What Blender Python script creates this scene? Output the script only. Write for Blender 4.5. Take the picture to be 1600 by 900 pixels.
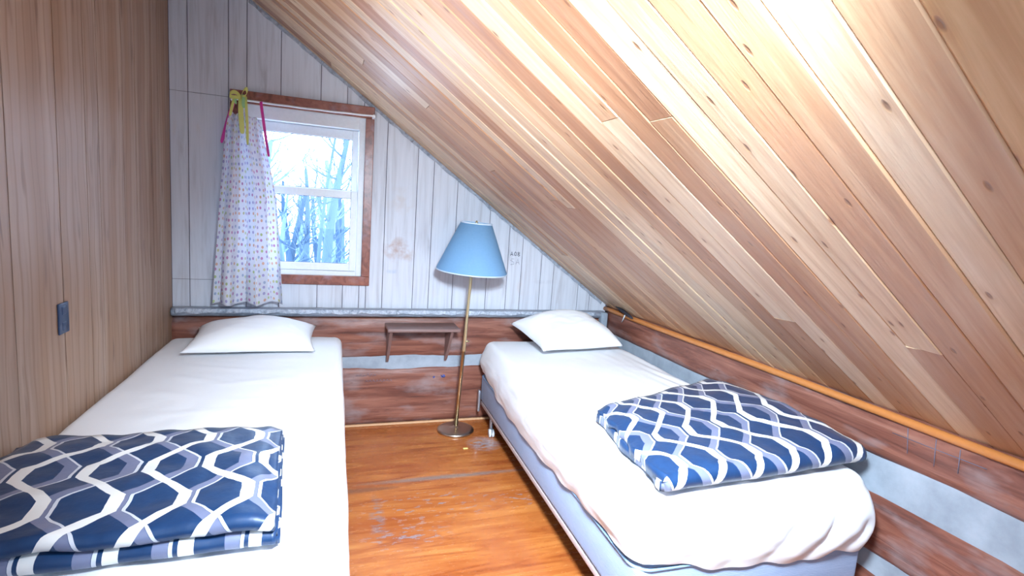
import bpy, bmesh, math, random
from mathutils import Vector, Matrix, noise
for o in list(bpy.data.objects): bpy.data.objects.remove(o)
random.seed(7)
PI = math.pi
SC = bpy.context.scene
COL = SC.collection

# ------------------------------------------------------------ camera, world, lights, exposure
def make_camera():
    yaw, pitch, roll = .3347, -.1309, .0695
    cy, sy, cp, sp = math.cos(yaw), math.sin(yaw), math.cos(pitch), math.sin(pitch)
    fwd = Vector((sy*cp, cy*cp, sp)); right = Vector((cy, -sy, 0)); up = right.cross(fwd)
    cr, sr = math.cos(roll), math.sin(roll)
    r = cr*right + sr*up; u = -sr*right + cr*up
    cd = bpy.data.cameras.new('camera'); co = bpy.data.objects.new('camera', cd); COL.objects.link(co)
    cd.sensor_width = 36; cd.lens = 826.23/1600*36; cd.clip_start = .02
    M = Matrix((r, u, -fwd)).transposed().to_4x4(); M.translation = Vector((.865, -3.501, 1.438))
    co.matrix_world = M; SC.camera = co
make_camera()
SC.view_settings.view_transform = 'Standard'; SC.view_settings.look = 'None'
SC.view_settings.exposure = 0.74; SC.view_settings.gamma = 1; SC.view_settings.use_curve_mapping = False
w = bpy.data.worlds.new('world'); SC.world = w; w.use_nodes = True
w.node_tree.nodes['Background'].inputs[0].default_value = (.58, .76, 1, 1)
w.node_tree.nodes['Background'].inputs[1].default_value = 5
def light(name, kind, loc, aim, energy, color, **k):
    d = bpy.data.lights.new(name, kind); d.energy = energy; d.color = color
    for a, b in k.items(): setattr(d, a, b)
    o = bpy.data.objects.new(name, d); COL.objects.link(o); o.location = loc
    o.rotation_euler = (Vector(aim)-Vector(loc)).to_track_quat('-Z', 'Y').to_euler()
    return o
# bounced flash: aimed up at the sloping boards above the picture
light('bounce_flash', 'SPOT', (.62, -3.15, 1.15), (1.17, -1.85, 2.02), 165, (.88, .94, 1), spot_size=math.radians(56), spot_blend=1, shadow_soft_size=.08)
# added disk light brightening the beds, out of the picture above the camera
light('bed_fill_light', 'AREA', (1.22, -2.98, 1.88), (1.80, -1.55, .3), 52, (.70, .85, 1), shape='DISK', size=.35, spread=math.radians(105))
light('fill_light', 'AREA', (1.0, -4.3, 1.6), (1.6, 0, .75), 17, (.50, .72, 1), shape='RECTANGLE', size=1.4, size_y=1.0)
pt = light('window_portal', 'AREA', (.70, .16, 1.5), (.70, -2, 1.5), 1, (1, 1, 1), shape='RECTANGLE', size=.72, size_y=1.0)
pt.data.cycles.is_portal = True

# ------------------------------------------------------------ helpers
def link(o, parent=None):
    COL.objects.link(o)
    if parent: o.parent = parent
    return o
def tag(o, label=None, cat=None, group=None, kind=None):
    if label: o['label'] = label
    if cat: o['category'] = cat
    if group: o['group'] = group
    if kind: o['kind'] = kind
    return o
def empty(name, loc, label, cat, group=None, rz=0):
    o = bpy.data.objects.new(name, None); o.location = loc; o.rotation_euler = (0, 0, rz); o.empty_display_size = .05
    link(o); return tag(o, label, cat, group)
def obj(name, bm, mat, parent=None, smooth=True, recalc=True):
    me = bpy.data.meshes.new(name)
    if recalc: bmesh.ops.recalc_face_normals(bm, faces=bm.faces)
    bm.to_mesh(me); bm.free()
    if mat:
        for m in (mat if isinstance(mat, list) else [mat]): me.materials.append(m)
    for p in me.polygons: p.use_smooth = smooth
    return link(bpy.data.objects.new(name, me), parent)
def box(bm, x0, x1, y0, y1, z0, z1, bev=0, seg=2):
    r = bmesh.ops.create_cube(bm, size=1)
    vs = r['verts']
    for v in vs: v.co = Vector(((x0+x1)/2+v.co.x*(x1-x0), (y0+y1)/2+v.co.y*(y1-y0), (z0+z1)/2+v.co.z*(z1-z0)))
    if bev:
        es = list({e for v in vs for e in v.link_edges})
        bmesh.ops.bevel(bm, geom=es, offset=bev, segments=seg, affect='EDGES', profile=.5)
    return bm
def BX(*a, **k): return box(bmesh.new(), *a, **k)
def tube(bm, pts, r, n=10, caps=True):
    pts = [Vector(p) for p in pts]; rings = []
    for i, p in enumerate(pts):
        d = (pts[min(i+1, len(pts)-1)]-pts[max(i-1, 0)]).normalized()
        a = d.cross(Vector((0, 0, 1)));
        if a.length < .2: a = d.cross(Vector((0, 1, 0)))
        a.normalize(); b = d.cross(a)
        rr = r[i] if isinstance(r, (list, tuple)) else r
        rings.append([bm.verts.new(p+a*rr*math.cos(t*2*PI/n)+b*rr*math.sin(t*2*PI/n)) for t in range(n)])
    for A, B in zip(rings, rings[1:]):
        for j in range(n): bm.faces.new((A[j], A[(j+1) % n], B[(j+1) % n], B[j]))
    if caps: bm.faces.new(rings[0][::-1]); bm.faces.new(rings[-1])
    return bm
def lathe(bm, prof, n=64, closed=False):
    rings = []
    for r, z in prof: rings.append([bm.verts.new((r*math.cos(2*PI*i/n), r*math.sin(2*PI*i/n), z)) for i in range(n)])
    L = list(zip(rings, rings[1:]))
    if closed: L.append((rings[-1], rings[0]))
    for A, B in L:
        for j in range(n): bm.faces.new((A[j], A[(j+1) % n], B[(j+1) % n], B[j]))
    if not closed: bm.faces.new(rings[0][::-1]); bm.faces.new(rings[-1])
    return bm
def grid(bm, nu, nv, f, uvf=None, mat=0):
    uvl = bm.loops.layers.uv.verify() if uvf else None
    V = [[bm.verts.new(f(i/nu, j/nv)) for j in range(nv+1)] for i in range(nu+1)]
    for i in range(nu):
        for j in range(nv):
            fc = bm.faces.new((V[i][j], V[i+1][j], V[i+1][j+1], V[i][j+1])); fc.material_index = mat
            if uvf:
                for lp, (a, b) in zip(fc.loops, ((i, j), (i+1, j), (i+1, j+1), (i, j+1))): lp[uvl].uv = uvf(a/nu, b/nv)
    return bm
def N3(x, y, z, s=1, seed=0): return noise.noise(Vector((x*s+seed, y*s+seed*.37, z*s-seed*.61)))
def sstep(a, b, x):
    t = max(0, min(1, (x-a)/(b-a))); return t*t*(3-2*t)

# ------------------------------------------------------------ node helpers
class NT:
    def __init__(s, name, rough=.5, spec=.5, base=(.8, .8, .8)):
        s.m = bpy.data.materials.new(name); s.m.use_nodes = True; s.t = s.m.node_tree
        s.b = s.t.nodes['Principled BSDF']; s.b.inputs['Roughness'].default_value = rough
        s.b.inputs['Specular IOR Level'].default_value = spec
        s.b.inputs['Base Color'].default_value = (*base, 1)
    def n(s, typ, ins=None, **k):
        nd = s.t.nodes.new(typ)
        for a, b in k.items(): setattr(nd, a, b)
        for a, b in (ins or {}).items():
            if hasattr(b, 'node'): s.t.links.new(b, nd.inputs[a])
            else: nd.inputs[a].default_value = b
        return nd
    def math(s, op, a, b=0., c=0.): return s.n('ShaderNodeMath', {0: a, 1: b, 2: c}, operation=op).outputs[0]
    def coord(s, kind='Object'): return s.n('ShaderNodeTexCoord').outputs[kind]
    def mapped(s, scale=(1, 1, 1), loc=(0, 0, 0), kind='Object', vec=None):
        return s.n('ShaderNodeMapping', {'Vector': vec or s.coord(kind), 'Scale': scale, 'Location': loc}).outputs[0]
    def noise(s, vec, scale=5, detail=4, rough=.55, dist=0): return s.n('ShaderNodeTexNoise', {'Vector': vec, 'Scale': scale, 'Detail': detail, 'Roughness': rough, 'Distortion': dist}).outputs['Fac']
    def ramp(s, fac, stops):
        r = s.n('ShaderNodeValToRGB', {'Fac': fac}); e = r.color_ramp.elements
        while len(e) < len(stops): e.new(.5)
        for q, (p, c) in zip(e, stops):
            q.position = p; q.color = (*c, 1) if not isinstance(c, (int, float)) else (c, c, c, 1)
        return r.outputs[0]
    def mix(s, fac, a, b, mode='MIX'):
        m = s.n('ShaderNodeMix', data_type='RGBA', blend_type=mode)
        for i, v in ((0, fac), (6, a), (7, b)):
            if hasattr(v, 'node'): s.t.links.new(v, m.inputs[i])
            else: m.inputs[i].default_value = v if i == 0 else (*v[:3], 1)
        return m.outputs[2]
    def bump(s, h, strength=.3, dist=.01):
        b = s.n('ShaderNodeBump', {'Height': h, 'Strength': strength, 'Distance': dist}); s.t.links.new(b.outputs[0], s.b.inputs['Normal'])
    def out(s, col=None, rough=None):
        if col is not None: s.t.links.new(col, s.b.inputs['Base Color'])
        if rough is not None: s.t.links.new(rough, s.b.inputs['Roughness'])
        return s.m
    def blob(s, xyz, c, r, soft=.6):
        """1 inside an ellipsoid spot with centre c and radii r, broken up by noise"""
        sep = s.n('ShaderNodeSeparateXYZ', {0: xyz}).outputs; acc = None
        for i in range(3):
            if r[i] is None: continue
            t = s.math('DIVIDE', s.math('SUBTRACT', sep[i], c[i]), r[i]); t = s.math('MULTIPLY', t, t)
            acc = t if acc is None else s.math('ADD', acc, t)
        return s.n('ShaderNodeMapRange', {0: acc, 1: 1., 2: 1.-soft, 3: 0., 4: 1.}).outputs[0]
def plain(name, c, rough=.5, metal=0, spec=.5):
    t = NT(name, rough, spec, c); t.b.inputs['Metallic'].default_value = metal
    h = t.noise(t.mapped((1, 1, 1)), 60, 3); v = t.mix(h, tuple(x*.93 for x in c), tuple(min(1, x*1.07) for x in c))
    return t.out(v)

def m_ceiling():
    t = NT('pine_boards', .33, .55); uv = t.coord('UV')
    rnd = t.n('ShaderNodeAttribute', attribute_name='plank').outputs['Color']
    rs = t.n('ShaderNodeSeparateColor', {0: rnd}).outputs
    off = t.n('ShaderNodeCombineXYZ', {0: t.math('MULTIPLY', rs[0], 37.), 1: t.math('MULTIPLY', rs[1], 19.), 2: 0.}).outputs[0]
    v = t.n('ShaderNodeVectorMath', {0: uv, 1: off}, operation='ADD').outputs[0]
    g1 = t.noise(t.n('ShaderNodeMapping', {'Vector': v, 'Scale': (1.1, 22, 1)}).outputs[0], 1.6, 6, .6, .6)
    g2 = t.noise(t.n('ShaderNodeMapping', {'Vector': v, 'Scale': (3, 90, 1)}).outputs[0], 1.5, 3, .6)
    base = t.ramp(g1, [(.25, (.50, .32, .20)), (.45, (.64, .46, .31)), (.62, (.73, .57, .41)), (.85, (.79, .67, .52))])
    base = t.mix(t.math('MULTIPLY', g2, .25), base, (.46, .30, .20))
    tint = t.ramp(rs[2], [(0, (.62, .42, .33)), (.12, (.80, .62, .50)), (.30, (.93, .83, .74)), (.55, (1, .95, .89)), (.76, (1.0, .98, .96)), (.90, (1, .84, .58)), (1, (.95, .96, .98))])
    base = t.mix(1., base, tint, 'MULTIPLY')
    # knots: dark little ovals drawn out along the board
    vo = t.n('ShaderNodeTexVoronoi', {'Vector': t.n('ShaderNodeMapping', {'Vector': v, 'Scale': (3.2, 9, 1)}).outputs[0], 'Scale': 1.}, voronoi_dimensions='2D')
    kn = t.ramp(vo.outputs['Distance'], [(.022, 1), (.05, 0)])
    base = t.mix(t.math('MULTIPLY', kn, .85), base, (.13, .055, .035))
    halo = t.ramp(vo.outputs['Distance'], [(.04, .35), (.13, 0)])
    base = t.mix(halo, base, (.42, .20, .09))
    wn = t.noise(t.n('ShaderNodeMapping', {'Vector': v, 'Scale': (1.6, 9, 1)}).outputs[0], 2.2, 3)
    h = t.math('ADD', t.math('MULTIPLY', g1, .5), t.math('ADD', wn, t.math('MULTIPLY', kn, -.6)))
    t.bump(h, .35, .006)
    return t.out(base, t.ramp(wn, [(.3, .30), (.7, .5)]))
def m_leftwall():
    t = NT('oak_panelling', .45, .35); o = t.coord()
    warp = t.noise(t.mapped((1, 1.2, .5)), 2.4, 3)
    sx = t.n('ShaderNodeSeparateXYZ', {0: o}).outputs
    yy = t.math('ADD', sx[1], t.math('MULTIPLY', warp, .10))
    vec = t.n('ShaderNodeCombineXYZ', {0: 0., 1: yy, 2: sx[2]}).outputs[0]
    g = t.noise(t.n('ShaderNodeMapping', {'Vector': vec, 'Scale': (1, 13, .55)}).outputs[0], 1.5, 5, .58)
    base = t.ramp(g, [(.28, (.27, .175, .125)), (.44, (.385, .27, .205)), (.6, (.43, .31, .235)), (.8, (.49, .36, .275))])
    big = t.noise(t.n('ShaderNodeMapping', {'Vector': vec, 'Scale': (1, 7, .5)}).outputs[0], 1, 2)
    base = t.mix(t.ramp(big, [(.38, .75), (.6, 0)]), base, (.33, .19, .11))
    # short dark flecks of the print
    fl = t.noise(t.n('ShaderNodeMapping', {'Vector': vec, 'Scale': (1, 18, 2.2)}).outputs[0], 1.3, 2)
    base = t.mix(t.ramp(fl, [(.62, 0), (.72, .75)]), base, (.17, .09, .06))
    # cathedral figure
    wv = t.n('ShaderNodeTexWave', {'Vector': t.n('ShaderNodeMapping', {'Vector': vec, 'Scale': (1, 3.2, .5)}).outputs[0], 'Scale': 2.2, 'Distortion': 7., 'Detail': 3., 'Detail Scale': .7}, bands_direction='Y').outputs['Fac']
    base = t.mix(t.ramp(wv, [(0, .55), (.16, 0)]), base, (.24, .13, .08))
    h = t.n('ShaderNodeAttribute', attribute_name='groove').outputs['Fac']
    t.bump(g, .06, .003)
    return t.out(base)
def m_backwall():
    t = NT('whitewashed_panelling', .42, .4); o = t.coord()
    g = t.noise(t.mapped((22, 1, 1.3)), 1.5, 6, .6, .8)
    base = t.ramp(g, [(.25, (.46, .46, .50)), (.5, (.60, .62, .68)), (.8, (.67, .69, .75))])
    c2 = t.noise(t.mapped((9, 1, 2.4)), 2, 3)
    base = t.mix(t.ramp(c2, [(.62, 0), (.8, .35)]), base, (.60, .50, .44))
    br = t.noise(t.mapped((16, 1, 16)), 1, 4)
    for c, r, col, a in (((1.27, 0, 1.185), (.10, None, .09), (.42, .24, .17), .8), ((1.35, 0, 1.15), (.05, None, .05), (.45, .28, .2), .5),
                         ((1.25, 0, 1.04), (.05, None, .018), (.25, .38, .62), .6), ((1.28, 0, 1.5), (.12, None, .10), (.55, .48, .45), .5),
                         ((2.33, 0, 1.0), (.10, None, .02), (.42, .44, .50), .35)):
        f = t.math('MULTIPLY', t.blob(o, c, r, 1.), t.ramp(br, [(.40, 0), (.62, 1)]))
        base = t.mix(t.math('MULTIPLY', f, a), base, col)
    t.bump(g, .1, .002)
    return t.out(base)
def m_log(seed=0):
    t = NT('weathered_log', .5, .4); o = t.coord('UV')
    m = t.mapped((1, 12, 1), (seed*3.3, seed, 0), vec=o)
    g = t.noise(m, 1.8, 7, .62, .8)
    base = t.ramp(g, [(.25, (.060, .022, .018)), (.45, (.19, .066, .044)), (.62, (.30, .120, .080)), (.82, (.41, .21, .15))])
    p = t.noise(t.mapped((1.5, 3.5, 1), (seed, 2, 0), vec=o), 2.2, 4)
    base = t.mix(t.ramp(p, [(.52, 0), (.74, .75)]), base, (.34, .27, .27))
    q = t.noise(t.mapped((5, 26, 1), (seed, 7, 0), vec=o), 2, 3)
    base = t.mix(t.ramp(q, [(.66, 0), (.74, .8)]), base, (.10, .045, .035))
    t.bump(g, .5, .008)
    return t.out(base, t.ramp(p, [(.4, .32), (.7, .6)]))
def m_floor():
    t = NT('varnished_floorboard', .22, .6); o = t.coord()
    g = t.noise(t.mapped((1.2, 11, 1)), 2.0, 7, .62, 1.3)
    base = t.ramp(g, [(.25, (.20, .042, .010)), (.42, (.36, .095, .020)), (.58, (.47, .155, .036)), (.78, (.56, .23, .065))])
    bl = t.noise(t.mapped((1.6, 3, 1)), 1.8, 3)
    base = t.mix(t.ramp(bl, [(.45, 0), (.7, .6)]), base, (.30, .065, .015))
    # worn grey scuffs
    n1 = t.noise(t.mapped((9, 22, 1)), 2, 4, .6)
    def spot(c, r, lo, col, a, nn=n1):
        nonlocal base
        f = t.math('MULTIPLY', t.blob(o, c, r, 1.), t.ramp(nn, [(lo, 0), (lo+.06, 1)]))
        base = t.mix(t.math('MULTIPLY', f, a), base, col)
    spot((1.36, -1.06, 0), (.42, .17, None), .58, (.22, .19, .21), .85)
    spot((1.22, -1.3, 0), (.22, .12, None), .54, (.22, .19, .21), .8)
    spot((1.1, -1.12, 0), (.04, .22, None), .45, (.22, .17, .17), .7)
    spot((1.80, -1.1, 0), (.14, .10, None), .56, (.22, .19, .21), .7)
    spot((1.82, -.42, 0), (.12, .12, None), .42, (.36, .32, .34), .8)
    spot((1.50, -.80, 0), (.55, .028, None), .35, (.22, .17, .15), .85)
    spot((1.02, -.86, 0), (.25, .03, None), .3, (.20, .08, .04), .8)
    t.bump(g, .15, .002)
    return t.out(base, t.ramp(n1, [(.4, .16), (.7, .34)]))
def m_quilt():
    t = NT('patterned_quilt', .42, .5); uv = t.coord('UV'); s = t.n('ShaderNodeSeparateXYZ', {0: uv}).outputs
    wob = t.math('MULTIPLY', t.math('SUBTRACT', t.noise(t.mapped((1, 1, 1), kind='UV'), 14, 2), .5), .010)
    P, Q, A = .142, .38, .071
    def tri(phase):
        x = t.math('ADD', t.math('DIVIDE', s[1], Q), phase)
        f = t.math('SUBTRACT', x, t.math('FLOOR', x))
        tr = t.math('SUBTRACT', t.math('MULTIPLY', t.math('ABSOLUTE', t.math('SUBTRACT', f, .5)), 4.), 1.)
        return t.math('MAXIMUM', t.math('MINIMUM', t.math('MULTIPLY', tr, 1.25), .8), -.8)
    def band(phase, off, hw):
        d = t.math('DIVIDE', t.math('ADD', t.math('ADD', s[0], off), t.math('ADD', t.math('MULTIPLY', tri(phase), A), wob)), P)
        d = t.math('MULTIPLY', t.math('ABSOLUTE', t.math('SUBTRACT', t.math('SUBTRACT', d, t.math('FLOOR', d)), .5)), P)
        return t.math('LESS_THAN', d, hw), d
    W1, d1 = band(0., 0., .0150); G1, d2 = band(.5, .020, .0150); L1, _ = band(.5, .0, .004)
    n = t.noise(t.mapped((1, 1, 1), kind='UV'), 30, 3)
    base = t.mix(n, (.005, .026, .082), (.010, .050, .145))
    base = t.mix(G1, base, (.17, .19, .30)); base = t.mix(L1, base, (.62, .64, .70)); base = t.mix(W1, base, (.80, .79, .77))
    fine = t.noise(t.mapped((1, 1, 1), kind='UV'), 45, 3)
    t.bump(fine, .25, .004); t.b.inputs['Sheen Weight'].default_value = .05
    return t.out(base)
def m_sheet():
    t = NT('white_cotton', .75, .2); n = t.noise(t.mapped(), 6, 4)
    c = t.mix(n, (.84, .85, .88), (.88, .88, .89)); o = t.coord()
    t.bump(t.noise(t.mapped((1, 1, 1)), 16, 3), .14, .01)
    return t.out(c)
def m_curtain():
    t = NT('dotted_cotton', .8, .1); uv = t.coord('UV')
    vo = t.n('ShaderNodeTexVoronoi', {'Vector': uv, 'Scale': 28., 'Randomness': .45}, voronoi_dimensions='2D')
    dot = t.ramp(vo.outputs['Distance'], [(.18, .8), (.27, 0)])
    hole = t.ramp(vo.outputs['Distance'], [(.05, .6), (.08, 0)])
    sc = t.n('ShaderNodeSeparateColor', {0: vo.outputs['Color']}).outputs
    r = t.n('ShaderNodeValToRGB', {'Fac': sc[0]}); r.color_ramp.interpolation = 'CONSTANT'; e = r.color_ramp.elements
    cols = [(0, (.55, .12, .42)), (.15, (.42, .55, .10)), (.3, (.35, .28, .60)), (.5, (.75, .36, .18)), (.65, (.30, .42, .62)), (.8, (.60, .56, .16)), (.9, (.50, .35, .55))]
    while len(e) < len(cols): e.new(.5)
    for q, (p, c) in zip(e, cols): q.position = p; q.color = (*c, 1)
    base = t.mix(dot, (.83, .84, .90), r.outputs[0]); base = t.mix(hole, base, (.85, .85, .8))
    t.out(base)
    tr = t.n('ShaderNodeBsdfTranslucent', {'Color': base}); mx = t.n('ShaderNodeMixShader', {0: .42, 1: t.b.outputs[0], 2: tr.outputs[0]})
    t.t.links.new(mx.outputs[0], t.t.nodes['Material Output'].inputs[0])
    return t.m
def m_boxspring():
    t = NT('woven_ticking', .8, .2)
    a = t.n('ShaderNodeTexWave', {'Vector': t.mapped((1, 1, 1)), 'Scale': 55., 'Distortion': 2.5, 'Detail': 2.}, bands_direction='Z').outputs['Fac']
    n = t.noise(t.mapped((6, 6, 90)), 3, 4)
    c = t.mix(t.math('MULTIPLY', a, n), (.27, .36, .54), (.55, .64, .82)); t.bump(a, .2, .002)
    return t.out(c)
def m_concrete():
    t = NT('grey_chinking', .8, .2); n = t.noise(t.mapped(), 9, 5)
    c = t.ramp(n, [(.3, (.27, .31, .36)), (.6, (.37, .42, .48)), (.8, (.45, .49, .55))]); t.bump(n, .3, .006)
    return t.out(c)
def m_film(name='crumpled_film', alpha=.45):
    t = NT(name, .12, .9); n = t.noise(t.mapped((1, 1, 1)), 28, 5, .65, 1.5)
    t.out(t.ramp(n, [(.3, (.30, .35, .44)), (.5, (.52, .58, .68)), (.75, (.80, .85, .92))])); t.bump(n, .9, .02)
    t.b.inputs['Alpha'].default_value = alpha; return t.m
def m_lampshade():
    t = NT('blue_shade_cloth', .7, .2); n = t.noise(t.mapped((1, 1, 1)), 90, 2); c = t.mix(n, (.20, .40, .64), (.24, .45, .70)); t.out(c)
    tr = t.n('ShaderNodeBsdfTranslucent', {'Color': c}); mx = t.n('ShaderNodeMixShader', {0: .15, 1: t.b.outputs[0], 2: tr.outputs[0]})
    t.t.links.new(mx.outputs[0], t.t.nodes['Material Output'].inputs[0]); return t.m
def m_glass():
    t = NT('window_glass', .02, .5, (1, 1, 1)); tp = t.n('ShaderNodeBsdfTransparent', {'Color': (.96, .98, 1, 1)}); gl = t.n('ShaderNodeBsdfGlossy', {'Roughness': .02})
    mx = t.n('ShaderNodeMixShader', {0: .015, 1: tp.outputs[0], 2: gl.outputs[0]}); t.t.links.new(mx.outputs[0], t.t.nodes['Material Output'].inputs[0]); return t.m
def m_trimwood():
    t = NT('stained_trim', .3, .5); g = t.noise(t.mapped((6, 6, 6)), 3, 5, .6, 1)
    c = t.ramp(g, [(.3, (.13, .040, .028)), (.5, (.26, .085, .055)), (.75, (.37, .14, .09))])
    p = t.noise(t.mapped((5, 5, 5)), 2, 3); c = t.mix(t.ramp(p, [(.55, 0), (.75, .5)]), c, (.34, .26, .34)); t.bump(g, .15, .003); return t.out(c)
CEIL, LW, BW, FL, QU, SH, CU = m_ceiling(), m_leftwall(), m_backwall(), m_floor(), m_quilt(), m_sheet(), m_curtain()
LOGS = [m_log(i) for i in range(4)]
BS, CON, FILM, SHADE, GLASS, TRIM = m_boxspring(), m_concrete(), m_film(), m_lampshade(), m_glass(), m_trimwood()
FOIL = m_film('crumpled_foil_wrap', 1.)
BRASS = plain('antique_brass', (.72, .60, .36), .28, 1); BRASSD = plain('dull_bronze', (.50, .44, .38), .33, 1)
VINYL = plain('white_vinyl', (.82, .85, .88), .35); PLATE = plain('dark_blue_plastic', (.018, .045, .12), .35)
GROOVE = plain('dark_groove', (.10, .09, .12), .8); ORANGE = plain('orange_moulding', (.52, .19, .05), .35)
SHELF = plain('brown_painted_wood', (.23, .14, .125), .4); YEL = plain('yellow_ribbon', (.68, .70, .20), .6)
GRN = plain('green_ribbon', (.35, .62, .30), .6); PINK = plain('magenta_ribbon', (.72, .05, .38), .5)
WOODRAIL = plain('bare_bed_rail', (.50, .42, .42), .5); STEEL = plain('grey_bed_steel', (.45, .47, .52), .35, .8)
CAST = plain('white_nylon', (.75, .78, .80), .4); BLACK = plain('black_cloth', (.02, .02, .03), .7)
INK = plain('black_ink', (.02, .02, .06), .6); CRAY = plain('blue_crayon', (.10, .16, .52), .6); PENC = plain('grey_pencil', (.16, .16, .22), .7)
BARK = plain('grey_bark', (.13, .18, .24), .9); SNOW = plain('snowy_ground', (.80, .83, .86), .9); PLAST = plain('white_wall_paint', (.62, .60, .60), .6)
PIPE = plain('pale_blue_piping', (.25, .42, .66), .6); CHIP = plain('yellow_chip', (.80, .62, .20), .6)

W, HM, SL = 2.86, .825, .7062
YB = -4.7
def ceil_z(x): return HM+SL*(W-x)

# ------------------------------------------------------------ the setting
fb = bmesh.new(); box(fb, -.1, W+.2, YB, -.8, -.06, 0); box(fb, -.1, W+.2, -.797, .1, -.06, 0)
box(fb, -.1, W+.2, -.81, -.79, -.06, -.004)
tag(obj('floor', fb, FL, smooth=False), 'orange-brown varnished wooden floor, worn and scuffed between the beds', kind='structure')

# left wall: printed panel with shallow grooves (real geometry)
lb = bmesh.new(); ys = [0]; y = 0
for d in (.20, .11, .24, .16, .26, .12, .22, .30, .18, .28, .15, .3, .22, .3, .18, .3, .24, .3, .26, .3): ys.append(ys[-1]-d)
for a, b in zip(ys, ys[1:]):
    if b < YB: b = YB
    box(lb, -.06, 0, b+.0025, a-.0025, -.02, 2.95)
    if b == YB: break
box(lb, -.07, -.003, YB, .1, -.02, 2.95)
tag(obj('wall_left', lb, LW, smooth=False), 'tall wood-grain panelled wall on the left', kind='structure')
tag(obj('wall_front', BX(-.1, W+.2, YB-.08, YB, 0, 2.95), PLAST, smooth=False), 'plain wall behind the viewer', kind='structure')

# ceiling: sloping tongue and groove boards, each board real with eased edges
cb = bmesh.new(); uvl = cb.loops.layers.uv.verify(); cl = cb.loops.layers.color.new('plank')
sd = Vector((1, 0, -SL)).normalized(); nrm = Vector((-SL, 0, -1)).normalized()   # nrm points into the room
o0 = Vector((W+.06, 0, HM-SL*.06)); LEN = 3.75
yy = .06; rng = random.Random(11)
while yy > YB:
    wd = .098
    s0 = 0
    breaks = [0]
    if rng.random() < .6: breaks.append(rng.uniform(.6, 3.0))
    breaks.append(LEN)
    for a, b in zip(breaks, breaks[1:]):
        c = (rng.random(), rng.random(), rng.random(), 1); tilt = rng.uniform(-.0022, .0022); hgt = rng.uniform(-.0007, .0007)
        prof = [(0, -.022), (0, -.0025), (.004, 0), (wd-.004, 0), (wd, -.0025), (wd, -.022)]
        g = .0012; nseg = 14; rings = []
        for k in range(nseg+1):
            s = a+g+(b-a-2*g)*k/nseg
            ring = []
            for (u, h) in prof:
                hh = h + hgt + (tilt*(u/wd-.5)*2) + .0018*N3(s*1.3, yy*3, u*6, 1, 5)
                ring.append((cb.verts.new(o0-sd*s+Vector((0, yy-u, 0))+nrm*hh), s, u))
            rings.append(ring)
        for A, B in zip(rings, rings[1:]):
            for j in range(5):
                f = cb.faces.new((A[j][0], A[j+1][0], B[j+1][0], B[j][0]))
                for lp, q in zip(f.loops, (A[j], A[j+1], B[j+1], B[j])): lp[uvl].uv = (q[1], q[2]+c[1]); lp[cl] = c
        for R_ in (rings[0], rings[-1]):
            f = cb.faces.new([q[0] for q in R_])
            for lp, q in zip(f.loops, R_): lp[uvl].uv = (q[1], q[2]); lp[cl] = (c[0], c[1], .6, 1)
    yy -= wd+.0003
# roof deck behind the boards
dk = [o0+nrm*h-sd*s+Vector((0, yv, 0)) for h in (-.019, -.06) for s, yv in ((0, .1), (LEN, .1), (LEN, YB-.1), (0, YB-.1))]
vs = [cb.verts.new(p) for p in dk]
for q in ((0, 1, 2, 3), (4, 5, 6, 7), (0, 1, 5, 4), (1, 2, 6, 5), (2, 3, 7, 6), (3, 0, 4, 7)): cb.faces.new([vs[i] for i in q])
tag(obj('ceiling', cb, CEIL, smooth=False), 'sloping ceiling of varnished knotty pine boards', kind='structure')

# back wall: panelling pieces between random grooves, with the window opening
WX0, WX1, WZ0, WZ1 = .335, 1.07, .985, 2.005
GX = [0, .091, .294, .388, .568, .789, .941, 1.042, 1.084, 1.188, 1.385, 1.491, 1.654, 1.89, 2.038, 2.142, 2.292, 2.391, 2.596, 2.696, 2.84]
bb = bmesh.new()
def panel(x0, x1, z0, z1):
    if x1-x0 < .002 or z1-z0 < .002: return
    za, zb = min(z1, ceil_z(x0)+.02), min(z1, ceil_z(x1)+.02)
    if zb <= z0: zb = z0+.001
    P = [(x0, 0, z0), (x1, 0, z0), (x1, 0, zb), (x0, 0, za), (x0, .05, z0), (x1, .05, z0), (x1, .05, zb), (x0, .05, za)]
    v = [bb.verts.new(p) for p in P]
    for q in ((0, 1, 2, 3), (7, 6, 5, 4), (0, 4, 5, 1), (1, 5, 6, 2), (2, 6, 7, 3), (3, 7, 4, 0)): bb.faces.new([v[i] for i in q])
g = .0022
for a, b in zip(GX, GX[1:]):
    a2, b2 = a+g, b-g
    segs = [(a2, b2)]
    cut = []
    for (p, q) in segs:
        for (x0, x1) in ((p, min(q, WX0)), (max(p, WX1), q)):
            if x1 > x0:
                if x1 <= .30: zz = [.74, .957, 2.012, 2.95]
                else: zz = [.74, 2.95]
                for z0, z1 in zip(zz, zz[1:]): panel(x0, x1, z0+(.0012 if z0 > .8 else 0), z1-.0012)
        x0, x1 = max(p, WX0), min(q, WX1)
        if x1 > x0: panel(x0, x1, .74, WZ0); panel(x0, x1, WZ1, 2.95)
wb = obj('wall_back', bb, BW, smooth=False)
tag(wb, 'pale whitewashed vertical panelling of the gable wall above the logs', kind='structure')
gb = bmesh.new()
for x0, x1, z0, z1 in ((-.02, WX0, .7, 2.95), (WX1, W, .7, 2.2), (WX0, WX1, .7, WZ0), (WX0, WX1, WZ1, 2.6)):
    box(gb, x0, x1, .004, .06, z0, z1)
obj('groove_backing', gb, GROOVE, wb, smooth=False)
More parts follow.
